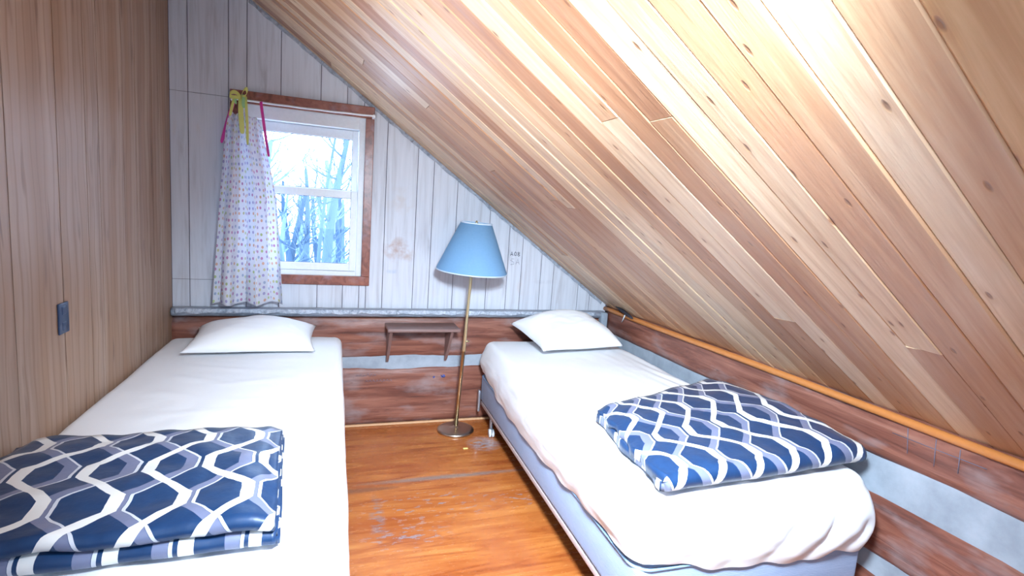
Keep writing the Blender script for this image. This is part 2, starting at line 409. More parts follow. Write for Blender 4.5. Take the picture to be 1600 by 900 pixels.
def log(name, parent, axis, a0, a1, z0, z1, face, mat, seed):
    """a squared log with a softly bulging face; axis x runs on the back wall, axis y on the right wall"""
    bm = bmesh.new(); n = 70; m = 14
    def f(u, v):
        s = a0+(a1-a0)*u; t = (v-.5)*2; z = z0+(z1-z0)*v
        bul = .018*(1-abs(t)**5) + .007*N3(s*1.5, v*3, seed, 2, seed) + .003*N3(s*6, v*12, seed, 2, seed)
        z += .006*N3(s*1.3, 0, seed*5+round(v), 1.6, seed+3)*(1 if v in (0, 1) else .5)
        return (s, -bul-face, z) if axis == 'x' else (W-bul-face, s, z)
    grid(bm, n, m, f, lambda u, v: ((a1-a0)*u, v*(z1-z0)))
    r = bmesh.ops.extrude_face_region(bm, geom=list(bm.faces)); d = Vector((0, .05, 0)) if axis == 'x' else Vector((.06, 0, 0))
    bmesh.ops.translate(bm, verts=[v for v in r['geom'] if isinstance(v, bmesh.types.BMVert)], vec=d)
    return obj(name, bm, mat, parent)
log('log', wb, 'x', -.02, W-.0, .466, .744, .0, LOGS[0], 1.3)
log('log', wb, 'x', -.02, W-.0, .0, .402, .0, LOGS[1], 4.1)
obj('chinking', BX(-.02, W, -.004, .05, .38, .48), CON, wb, smooth=False)
wr = bmesh.new(); box(wr, W+.06, W+.14, YB, .1, -.02, .9)
wr = obj('wall_right', wr, GROOVE, smooth=False); tag(wr, 'low wall of dark logs with grey chinking under the slope', kind='structure')
log('log', wr, 'y', YB, .0, .636, .83, .0, LOGS[2], 7.7)
log('log', wr, 'y', YB, .0, .262, .490, .0, LOGS[3], 9.2)
log('log', wr, 'y', YB, .0, .0, .185, .0, LOGS[2], 12.2)
obj('chinking', BX(W+.0, W+.05, YB, 0, .47, .65), CON, wr, smooth=False)
obj('chinking', BX(W+.0, W+.05, YB, 0, .17, .28), CON, wr, smooth=False)
# orange moulding under the slope
mb = tube(bmesh.new(), [(W-.022, y, .812+.0015*math.sin(y*3)) for y in [i*-.1 for i in range(0, 47)]], .016, 12)
tag(obj('trim_1', mb, ORANGE), 'thin orange moulding where the slope meets the right log wall', kind='structure')
# floor moulding at the foot of the logs
tag(obj('trim_2', BX(0, W, -.034, -.012, 0, .014, bev=.004), plain('raw_pine_strip', (.66, .38, .20), .5)), 'thin pale strip along the foot of the back logs', kind='structure')

# ledge along the back wall, wrapped in crumpled film
def ledge():
    bm = bmesh.new(); n = 260; m = 12
    def f(u, v):
        x = .005+(W-.055)*u; a = -PI/2+PI*v
        r = 1+.10*N3(x*3, v*2, 0, 3, 1)+.12*N3(x*9, v*5, 0, 3, 4)*(.4+.6*sstep(.5, .9, v))
        return (x, -.022-.040*max(0, math.cos(a))*r, .769+.027*math.sin(a)*(1+.05*N3(x*8, 0, 3, 2, 2)))
    grid(bm, n, m, f)
    r = bmesh.ops.extrude_face_region(bm, geom=list(bm.faces))
    bmesh.ops.translate(bm, verts=[v for v in r['geom'] if isinstance(v, bmesh.types.BMVert)], vec=(0, .02, 0))
    return bm
LEDGE = NT('grey_ledge', .3, .6)
_n = LEDGE.noise(LEDGE.mapped((2, 8, 8)), 6, 5, .6, 1.)
LEDGE.out(LEDGE.ramp(_n, [(.3, (.16, .18, .22)), (.5, (.27, .30, .36)), (.75, (.42, .46, .54))])); LEDGE.bump(_n, .5, .012)
tag(obj('trim_3', ledge(), LEDGE.m), 'rounded grey ledge along the back wall between panelling and logs', kind='structure')
eb = BX(W-.085, W-.030, -.075, -.02, .652, .79, bev=.012)
tag(obj('trim_4', eb, CON), 'short grey end piece of the ledge in the right corner', kind='structure')

# ------------------------------------------------------------ crumpled plastic film
def film_strip(name, p0, p1, wdir, width, amp, n, seed, label, mat=FILM):
    bm = bmesh.new(); p0, p1, wdir = Vector(p0), Vector(p1), Vector(wdir).normalized(); out = (p1-p0).normalized().cross(wdir)
    if out.y > 0: out = -out
    def f(u, v):
        s = (p1-p0).length*u
        ed = 1+.45*N3(s*7, 0, seed, 2, seed) if v > .6 else 1
        return p0+(p1-p0)*u+wdir*width*v*ed+out*(.004+amp*abs(N3(s*12, v*2.5, seed, 2, seed))+amp*.6*abs(N3(s*30, v*6, 3, 2, seed)))
    grid(bm, n, 5, f)
    o = obj(name, bm, mat); md = o.modifiers.new('thick', 'SOLIDIFY'); md.thickness = .0006
    return tag(o, label, 'plastic film')
xa = .42
film_strip('plastic_film', (.40, -.004, ceil_z(.40)-.002), (2.80, -.004, ceil_z(2.80)-.002), (-.2, 0, -1), .022, .006, 300, 3,
           'clear crumpled plastic edge peeking out where the pine slope meets the gable panelling')
film_strip('plastic_film', (.03, -.062, .793), (2.72, -.062, .793), (0, -.25, -1), .026, .012, 320, 8,
           'shiny crumpled plastic strip lying along the top of the grey ledge', FOIL)

# ------------------------------------------------------------ window
win = bpy.data.objects.new('window_1', None); link(win); win.location = (.7, 0, 1.0)
tag(win, 'white double-hung window in a stained wooden surround', kind='structure')
def wpart(name, bm, mat, parent=win, smooth=False):
    bmesh.ops.translate(bm, verts=bm.verts, vec=(-.7, 0, -1.0) if parent == win else (-.7, 0, -1.0))
    return obj(name, bm, mat, parent, smooth)
wpart('casing', BX(.303, 1.103, -.020, .0, 1.985, 2.055, bev=.003), TRIM)
wpart('casing', BX(.303, 1.103, -.020, .0, .944, 1.002, bev=.003), TRIM)
wpart('casing', BX(.303, .352, -.0195, .0, 1.0025, 1.9845, bev=.003), TRIM)
wpart('casing', BX(1.052, 1.103, -.0195, .0, 1.0025, 1.9845, bev=.003), TRIM)
jb = bmesh.new()   # jamb lining
for a in ((.330, .345, 1.0, 2.0), (1.058, 1.073, 1.0, 2.0), (.345, 1.058, 1.99, 2.005), (.345, 1.058, .985, 1.0)): box(jb, a[0], a[1], .001, .14, a[2], a[3])
wpart('jamb', jb, plain('beige_jamb', (.55, .50, .46), .5))
fbm = bmesh.new()
for a in ((.345, .385, 1.0, 1.99), (1.018, 1.058, 1.0, 1.99), (.385, 1.018, 1.915, 1.99), (.385, 1.018, 1.0, 1.028)): box(fbm, a[0], a[1], .022, .125, a[2], a[3], bev=.003)
wpart('window_frame', fbm, VINYL)
def sash(x0, x1, z0, z1, y0, y1, t, tb, tt, nm):
    b = bmesh.new(); box(b, x0, x0+t, y0, y1, z0, z1, bev=.003); box(b, x1-t, x1, y0, y1, z0, z1, bev=.003)
    box(b, x0+t, x1-t, y0, y1, z0, z0+tb, bev=.003); box(b, x0+t, x1-t, y0, y1, z1-tt, z1, bev=.003)
    s = wpart('sash', b, VINYL)
    gl = BX(x0+t-.004, x1-t+.004, (y0+y1)/2-.002, (y0+y1)/2+.002, z0+tb-.004, z1-tt+.004)
    wpart('glass_pane', gl, GLASS, s)
    # the thin dark gasket round the glass
    gk = bmesh.new()
    for a in ((x0+t-.001, x0+t+.003, z0+tb, z1-tt), (x1-t-.003, x1-t+.001, z0+tb, z1-tt), (x0+t, x1-t, z0+tb-.001, z0+tb+.003), (x0+t, x1-t, z1-tt-.003, z1-tt+.001)):
        box(gk, a[0], a[1], y0+.008, y0+.013, a[2], a[3])
    wpart('gasket', gk, PENC, s)
sash(.387, 1.016, 1.03, 1.535, .036, .070, .038, .045, .045, 'lower')
sash(.387, 1.016, 1.500, 1.913, .078, .112, .036, .04, .055, 'upper')

# ------------------------------------------------------------ outside, seen through the glass
gd = BX(-150, 150, .8, 320, -2.9, -2.6); tag(obj('ground', gd, SNOW), 'pale bright ground outside the window', kind='structure')
BARKS = [plain('bark_pale', (.16, .24, .34), .9), plain('bark_mid', (.08, .13, .2), .9), plain('bark_dark', (.04, .08, .14), .9)]
def tree(x, y, h, r, seed, lean, mat, label, group='bare trees outside the window'):
    rg = random.Random(seed); t = empty('bare_tree', (x, y, -2.6), label, 'tree', group)
    pts = [Vector((lean*z/h+.12*math.sin(z*.9+seed)*z/h, .1*math.sin(z+seed), z)) for z in [h*i/12 for i in range(13)]]
    obj('trunk', tube(bmesh.new(), pts, [r*(1-.75*i/12) for i in range(13)], 8), mat, t)
    bm = bmesh.new()
    def br(p, d, L, rr, depth):
        q = [p]; dd = d.copy()
        for i in range(5):
            dd = (dd+Vector((rg.uniform(-.28, .28), rg.uniform(-.2, .2), rg.uniform(-.1, .25)))).normalized(); q.append(q[-1]+dd*L/5)
        tube(bm, q, [rr*(1-.75*i/5) for i in range(6)], 5)
        if depth:
            for k in range(3):
                i = rg.randint(1, 5); nd = (dd+Vector((rg.uniform(-1, 1), rg.uniform(-.5, .5), rg.uniform(-.2, .8)))).normalized(); br(q[i], nd, L*.55, rr*.45, depth-1)
    for k in range(11):
        i = rg.randint(4, 12); a = rg.uniform(0, 2*PI); br(pts[i], Vector((math.cos(a), math.sin(a)*.6, rg.uniform(.2, 1))).normalized(), h*rg.uniform(.10, .22), r*.4*(1.1-i/14), 2)
    obj('branches', bm, mat, t)
LT = 'bare leafless tree standing in the pale woods outside the window'
rg = random.Random(5)
tree(.62, 4.6, 5.4, .05, 21, .25, BARKS[1], 'slender forked bare tree closest to the window glass', None)
for i in range(22):
    d = 7.5+i*1.2
    x = .865+(d+3.5)*(-.125+.165*((i*.618) % 1))
    tree(x, d, rg.uniform(4.4, 5.6), rg.uniform(.09, .17)+d*.003, i+1, rg.uniform(-.6, .6), BARKS[i % 3], LT)

# ------------------------------------------------------------ curtain rod, curtain, ribbons
rod = tube(bmesh.new(), [(.325+.775*i/30, -.082+.004*math.sin(i), 1.992-.004*math.sin(i/30*PI)) for i in range(31)], .0055, 10)
R_ = empty('curtain_rod', (.33, -.08, 1.99), 'thin white curtain rod across the top of the window', 'curtain rod')
bmesh.ops.translate(rod, verts=rod.verts, vec=(-.33, .08, -1.99)); obj('rod', rod, VINYL, R_)
for x in (.325, 1.095):
    b = bmesh.new(); box(b, x-.008, x+.008, -.09, -.0205, 1.982, 2.0, bev=.003); bmesh.ops.translate(b, verts=b.verts, vec=(-.33, .08, -1.99)); obj('bracket', b, VINYL, R_)
CT = empty('curtain', (.40, -.08, .84), 'white cotton curtain with small coloured dots bunched on the left of the window', 'curtain')
def curtain():
    bm = bmesh.new(); WID = .95; H = 1.10
    def f(u, v):           # v 0 top .. 1 bottom
        z = 1.935-1.095*v
        # left and right edges
        xl = .300-.01*math.sin(v*PI)-.075*v**1.3+.02*math.exp(-v*18)
        xr = .470+.045*sstep(0, .5, v)+.085*v**.9
        w_ = xr-xl
        ph = 2.7; wob = .6*N3(u*2, v*1.2, 0, 1, 3)
        x = xl+w_*u+.006*math.sin(u*ph*2*PI*2+wob)*(.4+.6*v)
        y = -.105+(.022+.022*v)*math.sin(u*ph*2*PI+wob*2.2+1.2*math.sin(u*5))+.010*N3(u*9, v*3, 1, 1, 9)
        # the heading sags between the two ties
        top = .030*abs(math.sin(u*PI*2.2+.3))*math.exp(-v*9) + .035*sstep(.55, 1, u)*math.exp(-v*7)
        z -= top; z += .008*math.sin(u*ph*2*PI)*sstep(.9, 1, v)-.012*(1-u)*v
        return (x-.40, min(y, -.083)+.08 if v > .0 else y+.08, z-.84)
    grid(bm, 150, 120, f, lambda u, v: (u*.74, v*1.10))
    return bm
c = obj('cloth', curtain(), CU, CT); md = c.modifiers.new('thick', 'SOLIDIFY'); md.thickness = .001
def ribbon(name, pts, wdt, mat, parent, wd=(1, 0, 0), off=(.40, -.08, .84)):
    bm = bmesh.new(); pts = [Vector(p)-Vector(off) for p in pts]; wd = Vector(wd).normalized()*wdt/2
    rows = [[bm.verts.new(p-wd), bm.verts.new(p), bm.verts.new(p+wd)] for p in pts]
    for A, B in zip(rows, rows[1:]):
        for j in range(2): bm.faces.new((A[j], A[j+1], B[j+1], B[j]))
    o = obj(name, bm, mat, parent); s = o.modifiers.new('s', 'SUBSURF'); s.levels = 2; s.render_levels = 2; md = o.modifiers.new('t', 'SOLIDIFY'); md.thickness = .0015; return o
ribbon('yellow_tie', [(.372, -.075, 2.0), (.372, -.105, 2.008), (.376, -.125, 1.98), (.374, -.13, 1.93), (.38, -.135, 1.86), (.385, -.14, 1.80)], .026, YEL, CT)
ribbon('yellow_tie', [(.395, -.09, 2.012), (.398, -.115, 1.99), (.404, -.135, 1.94), (.410, -.145, 1.86), (.413, -.148, 1.74)], .014, YEL, CT)
ribbon('yellow_tie', [(.345, -.095, 2.01), (.338, -.12, 1.98), (.33, -.13, 1.93), (.322, -.135, 1.89)], .014, YEL, CT)
# bow loops over the rod
ribbon('bow', [(.375, -.118, 2.002), (.350, -.128, 2.026), (.322, -.13, 2.016), (.315, -.125, 1.996), (.340, -.128, 1.990), (.375, -.124, 1.998)], .022, YEL, CT, (0, .3, 1))
ribbon('bow', [(.375, -.118, 2.002), (.385, -.128, 2.036), (.402, -.13, 2.052), (.412, -.125, 2.03), (.396, -.128, 2.0), (.375, -.124, 1.998)], .022, YEL, CT, (.3, .3, 1))
ribbon('green_tie', [(.385, -.110, 2.016), (.392, -.135, 1.998), (.388, -.14, 1.97), (.392, -.138, 1.94)], .016, GRN, CT)
ribbon('green_tie', [(.352, -.110, 2.006), (.347, -.135, 1.985), (.353, -.14, 1.955)], .012, GRN, CT)
ribbon('pink_tie', [(.470, -.070, 1.996), (.472, -.092, 1.998), (.476, -.100, 1.965), (.490, -.104, 1.87), (.505, -.104, 1.76), (.518, -.103, 1.69)], .015, PINK, CT, (1, 0, .15))
ribbon('pink_tie', [(.335, -.07, 1.99), (.325, -.075, 1.95), (.300, -.078, 1.87), (.285, -.078, 1.80), (.270, -.078, 1.745)], .018, PINK, CT, (1, 0, -.4))

# ------------------------------------------------------------ wall plate on the left wall
pb = BX(0, .006, -1.361, -1.289, .940, 1.047, bev=.0025)
op = empty('outlet_cover', (0, -1.325, .9935), 'dark blue plastic outlet cover on the wood-grain wall', 'outlet cover')
bmesh.ops.translate(pb, verts=pb.verts, vec=(0, 1.325, -.9935)); obj('plate', pb, PLATE, op)
for dz in (-.027, .027): obj('socket_face', BX(.0035, .0075, -.017, .017, dz-.015, dz+.015, bev=.003), PLATE, op)

# ------------------------------------------------------------ small wall shelf between the beds
sh = empty('wall_shelf', (1.44, -.025, .70), 'small brown wooden shelf on two triangular brackets on the logs', 'shelf')
obj('board', BX(-.228, .232, -.205, .0, -.016, .004, bev=.003), SHELF, sh)
for x in (-.205, .185):
    b = bmesh.new()
    prof = [(-.0, -.016), (-.185, -.016), (-.165, -.045), (-.03, -.235), (.0, -.262)]
    A = [b.verts.new((x-.009, y, z)) for y, z in prof]; B = [b.verts.new((x+.009, y, z)) for y, z in prof]
    b.faces.new(A); b.faces.new(B[::-1])
    for i in range(5): b.faces.new((A[i], A[(i+1) % 5], B[(i+1) % 5], B[i]))
    bmesh.ops.bevel(b, geom=list(b.edges), offset=.002, segments=1, affect='EDGES'); obj('bracket', b, SHELF, sh, smooth=False)

# ------------------------------------------------------------ floor lamp
LX, LY = 1.685, -.19
lamp = empty('floor_lamp', (LX, LY, 0), 'brass floor lamp with a pale blue cone shade standing between the beds', 'lamp')
obj('base', lathe(bmesh.new(), [(.02, 0), (.120, 0), (.123, .004), (.123, .012), (.116, .018), (.10, .022), (.05, .027), (.022, .03), (.016, .036)], 72), BRASSD, lamp)
top = Vector((.045, -.060, 1.40)); dirv = top.normalized()
def at(z): return dirv*(z/dirv.z)
obj('pole', tube(bmesh.new(), [at(z) for z in (.03, .3, .55)]+[at(.551), at(.56), at(.57)]+[at(.8), at(1.0), at(1.15)], [.0115]*3+[.0135]*3+[.0095]*3, 16), BRASS, lamp)
obj('switch_knob', tube(bmesh.new(), [at(.62)+Vector((.008, 0, 0)), at(.62)+Vector((.03, 0, 0))], .006, 10), BRASS, lamp)
sb = bmesh.new()
prof = [(.222, 1.085), (.225, 1.086), (.225, 1.095), (.099, 1.392), (.097, 1.392), (.222, 1.095)]
lathe(sb, prof, 72, closed=True)
rot = Vector((0, 0, 1)).rotation_difference(dirv).to_matrix()
def lean(bm, c):
    for v in bm.verts: v.co = rot @ (v.co-Vector((0, 0, c)))+at(c)
    return bm
shd = obj('lamp_shade', lean(sb, 1.24), SHADE, lamp)
PR = plain('pale_rim', (.60, .72, .85), .5)
rb = bmesh.new(); lathe(rb, [(.0985, 1.388), (.1005, 1.388), (.1005, 1.397), (.0985, 1.397)], 72, closed=True); obj('shade_rim', lean(rb, 1.24), PR, shd); rb = bmesh.new(); lathe(rb, [(.2245, 1.082), (.227, 1.082), (.227, 1.090), (.2245, 1.090)], 72, closed=True)
obj('shade_rim', lean(rb, 1.24), PR, shd)
sp = bmesh.new()
for k in range(3):
    a = k*2*PI/3+.4; tube(sp, [(0, 0, 1.385), (.099*math.cos(a), .099*math.sin(a), 1.39)], .0018, 6)
obj('spider', lean(sp, 1.24), BRASS, shd)
obj('socket', lean(lathe(bmesh.new(), [(.012, 1.13), (.018, 1.14), (.018, 1.20), (.012, 1.205)], 24), 1.24), BRASS, lamp)
obj('bulb', lean(lathe(bmesh.new(), [(.012, 1.205), (.015, 1.22), (.03, 1.255), (.032, 1.28), (.022, 1.305), (.005, 1.315)], 24), 1.24), CAST, lamp)
obj('harp', lean(tube(bmesh.new(), [(.018, 0, 1.14), (.05, 0, 1.20), (.058, 0, 1.28), (.03, 0, 1.37), (0, 0, 1.386), (-.03, 0, 1.37), (-.058, 0, 1.28), (-.05, 0, 1.20), (-.018, 0, 1.14)], .002, 8), 1.24), BRASS, lamp)
obj('finial', lean(lathe(bmesh.new(), [(.003, 1.384), (.008, 1.392), (.008, 1.400), (.003, 1.408)], 16), 1.24), BRASS, lamp)

# ------------------------------------------------------------ beds
def rrect(x0, x1, y0, y1, r, n):
    """n points per side of a rounded rectangle, anticlockwise"""
    pts = []
    cs = [((x1-r, y1-r), 0), ((x0+r, y1-r), PI/2), ((x0+r, y0+r), PI), ((x1-r, y0+r), 3*PI/2)]
    for k, (c, a0) in enumerate(cs):
        for i in range(9):
            a = a0+PI/2*i/8; pts.append(Vector((c[0]+r*math.cos(a), c[1]+r*math.sin(a), 0)))
        nc, na = cs[(k+1) % 4]; q = Vector((nc[0]+r*math.cos(na), nc[1]+r*math.sin(na), 0)); p = pts[-1].copy()
        for i in range(1, n): pts.append(p.lerp(q, i/n))
    return pts
def draped(x0, x1, y0, y1, ztop, rc, rt, sidef, warp, n=34, inner=26, hemrings=14):
    """cloth over a block: hem rings, rounded top edge, then rings shrinking to the middle. sidef(point, t) -> (out, z) for t 0 hem .. 1 top"""
    bm = bmesh.new(); base = rrect(x0, x1, y0, y1, rc, n); cx, cy = (x0+x1)/2, (y0+y1)/2; M = len(base)
    nr = []
    for i, p in enumerate(base):
        d = base[(i+1) % M]-base[i-1]; nr.append(Vector((d.y, -d.x, 0)).normalized())
    rings = []
    for k in range(hemrings+1):
        t = k/hemrings; rings.append([(lambda o, z: Vector((p.x+nr[i].x*o, p.y+nr[i].y*o, z)))(*sidef(p, t, nr[i])) for i, p in enumerate(base)])
    for k in range(1, 7):
        a = PI/2*k/6; rings.append([Vector((p.x-nr[i].x*rt*(1-math.cos(a)), p.y-nr[i].y*rt*(1-math.cos(a)), ztop-rt+rt*math.sin(a))) for i, p in enumerate(base)])
    last = rings[-1]; hw = (x1-x0)/2-rt
    for k in range(1, inner+1):
        s = k/inner; R2 = []
        for q in last:
            # shrink towards the long centre line
            yc = max(y0+hw, min(y1-hw, q.y)); tgt = Vector((cx, cy+(q.y-cy)*((y1-y0)/2-hw)/((y1-y0)/2-rt), ztop))
            R2.append(q.lerp(tgt, s*.995))
        rings.append(R2)
    V = [[bm.verts.new(warp(p)) for p in R] for R in rings]
    for A, B in zip(V, V[1:]):
        for j in range(M): bm.faces.new((A[j], A[(j+1) % M], B[(j+1) % M], B[j]))
    m = M
    bmesh.ops.remove_doubles(bm, verts=V[-1], dist=.006)
    return bm

# ---- left bed (against the wood-grain wall)
LB = empty('bed', (.48, -1.2, 0), 'single bed on the left pushed against the wood-grain wall', 'bed')
def loc(bm, o):
    bmesh.ops.translate(bm, verts=bm.verts, vec=-Vector(o.location)); return bm
LXR = lambda y: .945-.022*(-y/2.3)
obj('box_spring', loc(BX(.02, .90, -2.28, -.10, .15, .36, bev=.03), LB), BS, LB)
obj('mattress', loc(BX(.02, .91, -2.29, -.08, .362, .600, bev=.05, seg=5), LB), SH, LB)
lg = 0
for x in (.07, .85):
    for y in (-2.2, -.2):
        obj('leg', loc(lathe(bmesh.new(), [(.02, 0), (.022, .02), (.018, .15), (.018, .16)], 16), LB) if 0 else loc(tube(bmesh.new(), [(x, y, 0), (x, y, .152)], .018, 14), LB), STEEL, LB)
def side_left(p, t, n):
    hem = .055 if n.x > -.5 else .5
    s = (p.y*1.0 if abs(n.x) > .7 else p.x)
    fold = (.5+.5*math.sin(s*13+2*math.sin(s*5)))
    out = (1-t)**.8*(.012+.018*fold)+.004*N3(s*4, t*3, 1, 2, 4)
    if n.y < -.2: out += .03*(1-t)*(1+.5*math.sin(s*16))
    if n.x < -.3: out = -.004
    if p.y > -.3 and n.y > .5: out = -.01
    z = hem+.012*math.sin(s*7)+(.612-.05-hem)*t
    return out, z
def warp_left(p):
    q = p.copy(); x = q.x
    k = LXR(q.y)/.945; q.x = x*k if x > 0 else x
    if q.z > .57:
        q.z += .006*N3(q.x*2.0, q.y*1.6, 0, 1.6, 2)+.0045*abs(N3(q.x*3+q.y*1.4, q.y*4-q.x*2, 0, 2.1, 6))
        for cx, cy, a, L, wd, h in ((.30, -.9, -.5, .16, .018, .007), (.36, -.72, -.3, .2, .02, .006), (.24, -1.08, -.35, .12, .02, .007), (.55, -.95, .25, .22, .025, .005), (.62, -1.2, -.2, .2, .02, .005), (.40, -1.3, .1, .25, .02, .005)):
            dx, dy = x-cx, q.y-cy; u = dx*math.cos(a)+dy*math.sin(a); v = -dx*math.sin(a)+dy*math.cos(a)
            q.z += h*math.exp(-(u/L)**2-(v/wd)**2)
    return q
sl = obj('bed_sheet', draped(.003, .945, -2.33, -.055, .625, .05, .042, side_left, warp_left, inner=60, n=60), SH)
tag(sl, 'white sheet covering the left bed and hanging down its open side to the floor', 'sheet')

# ---- right bed, turned slightly
A_R = math.radians(-1.8)
RB = empty('bed', (1.870, -.10, 0), 'single bed on the right under the pine slope with a pale blue-grey box spring', 'bed', rz=A_R)
BWD, BLN = .955, 2.09
obj('box_spring', BX(0, BWD-.005, -BLN, 0, .172, .362, bev=.022, seg=4), BS, RB)
obj('rail', BX(.004, .030, -BLN+.01, -.01, .145, .171, bev=.003), WOODRAIL, RB)
obj('rail', BX(BWD-.035, BWD-.009, -BLN+.01, -.01, .145, .171, bev=.003), WOODRAIL, RB)
obj('rail', BX(.031, BWD-.036, -BLN+.01, -BLN+.036, .145, .171, bev=.003), WOODRAIL, RB)
mt = obj('mattress', BX(.005, BWD-.01, -BLN+.005, -.005, .364, .575, bev=.05, seg=5), SH, RB)
def rr_tube(x0, x1, y0, y1, z, r, rc=.06):
    pts = rrect(x0, x1, y0, y1, rc, 20); pts = [Vector((p.x, p.y, z)) for p in pts]; pts.append(pts[0]); return tube(bmesh.new(), pts, r, 8, caps=False)
obj('piping', rr_tube(-.003, BWD-.001, -BLN-.003, 0, .356, .005), PIPE, RB)
for x, y in ((.03, -.22), (.9, -.22), (.03, -1.95), (.9, -1.95)):
    lg = obj('leg', tube(bmesh.new(), [(x, y, .05), (x, y, .146)], .013, 12), STEEL, RB)
    cw = bmesh.new()
    for s in (-1, 1):
        tube(cw, [(x+s*.004, y-.01, .027), (x+s*.016, y-.01, .027)], .027, 20)
    obj('castor', cw, CAST, lg)
    ck = bmesh.new(); box(ck, x-.004, x+.004, y-.03, y+.012, .03, .056, bev=.002); obj('castor_fork', ck, STEEL, lg)
for yc in (-.22, -1.95): obj('cross_bar', BX(.03, .93, yc-.015, yc+.015, .130, .1455), STEEL, RB)
hd = bmesh.new(); box(hd, -.02, -.004, -.03, -.0, .10, .25, bev=.003); obj('head_bracket', hd, STEEL, RB)
def side_right(p, t, n):
    L = -p.y/BLN
    if n.x < -.5: hem = .400-.075*sstep(0, .35, L)+.055*sstep(.45, 1, L)+.004*math.sin(p.y*30)
    elif n.y < -.5: hem = .375-.055*sstep(.05, .5, p.x/BWD)+.008*math.sin(p.x*17)+.004*math.sin(p.x*41)
    elif n.y > .5: hem = .41
    else: hem = .33
    out = .009+.016*math.sin(PI*min(1, t*1.0))+.004*N3(p.x*5, p.y*5, t*4, 2, 4)
    if n.y < -.3:   # pulled folds towards the far corner
        k = p.x/BWD; ph = (p.x*38-t*6.5+1.5*N3(p.x*3, t, 0, 1, 2)); out += (.003+.017*sstep(.35, .85, k))*(abs(math.sin(ph/2+.3))**.7*1.6-1)*math.sin(PI*min(1, .1+t*.9))+.02*sstep(.3, 1, k)*math.sin(PI*t)
    if n.x > .3: out = .003+.045*sstep(.5, 1, L)*(.3+.7*math.sin(PI*t))
    if n.x < -.5: out += .004*math.sin(p.y*24+t*6)*(1-t)
    z = hem+(.595-.06-hem)*t
    return out, z
def warp_right(p):
    q = p.copy()
    if q.z > .55:
        q.z += .005*N3(q.x*2.0, q.y*1.6, 5, 1.6, 2)+.003*abs(N3(q.x*3+q.y*1.4, q.y*4-q.x*2, 0, 2.1, 9))
        f = sstep(.55, .9, q.x/BWD)*(1-sstep(.45, .7, -q.y/BLN))
        q.z += .0035*f*math.sin(q.x*70+q.y*9+3*N3(q.x*3, q.y*2, 0, 1, 4))*(.6+N3(q.x*9, q.y*3, 1, 1, 4))
    return q
sr = obj('bed_sheet', draped(-.004, BWD+.0, -BLN-.004, -.0, .600, .07, .055, side_right, warp_right, inner=60, n=60), SH)
sr.location = RB.location; sr.rotation_euler = (0, 0, A_R)
tag(sr, 'white fitted sheet stretched over the mattress of the right bed, folds at its far corner', 'sheet')

# ---- pillows
def pillow(name, cx, cy, z, lx, ly, h, rz, rx, seed, label, corner=.085):
    bm = bmesh.new(); n = 44
    def pos(u, v, side):
        a, b = 2*u-1, 2*v-1
        ex = 1-corner*(1-abs(b)**2)*.9; ey = 1-corner*(1-abs(a)**2)*1.3
        x = a*lx/2*ex; y = b*ly/2*ey
        t = max(0, (1-abs(a)**2.6))**.55*max(0, (1-abs(b)**2.6))**.55
        t *= 1+.13*N3(a*1.4, b*1.4, side, 1, seed)
        wr = .006*abs(N3(a*4+b*2, b*4, side, 1, seed+4))*(.3+t)
        zz = (h*.72*t+wr) if side > 0 else -h*.15*t
        zz += .010*N3(a*1.1, b*1.1, 0, 1, seed+1)
        return Vector((x, y, zz))
    T = [[None]*(n+1) for _ in range(n+1)]; B = [[None]*(n+1) for _ in range(n+1)]
    for i in range(n+1):
        for j in range(n+1):
            T[i][j] = bm.verts.new(pos(i/n, j/n, 1)); B[i][j] = T[i][j] if i in (0, n) or j in (0, n) else bm.verts.new(pos(i/n, j/n, -1))
    for i in range(n):
        for j in range(n):
            bm.faces.new((T[i][j], T[i+1][j], T[i+1][j+1], T[i][j+1])); bm.faces.new((B[i][j], B[i][j+1], B[i+1][j+1], B[i+1][j]))
    o = obj(name, bm, SH); o.location = (cx, cy, z); o.rotation_euler = (rx, 0, rz)
    return tag(o, label, 'pillow')
pillow('pillow', .475, -.300, .672, .64, .46, .15, math.radians(1), math.radians(5), 3, 'flat white pillow at the head of the left bed beside the wood-grain wall')
pillow('pillow', 2.385, -.315, .680, .63, .46, .21, math.radians(9), math.radians(10), 8, 'plump white pillow at the head of the right bed under the slope')

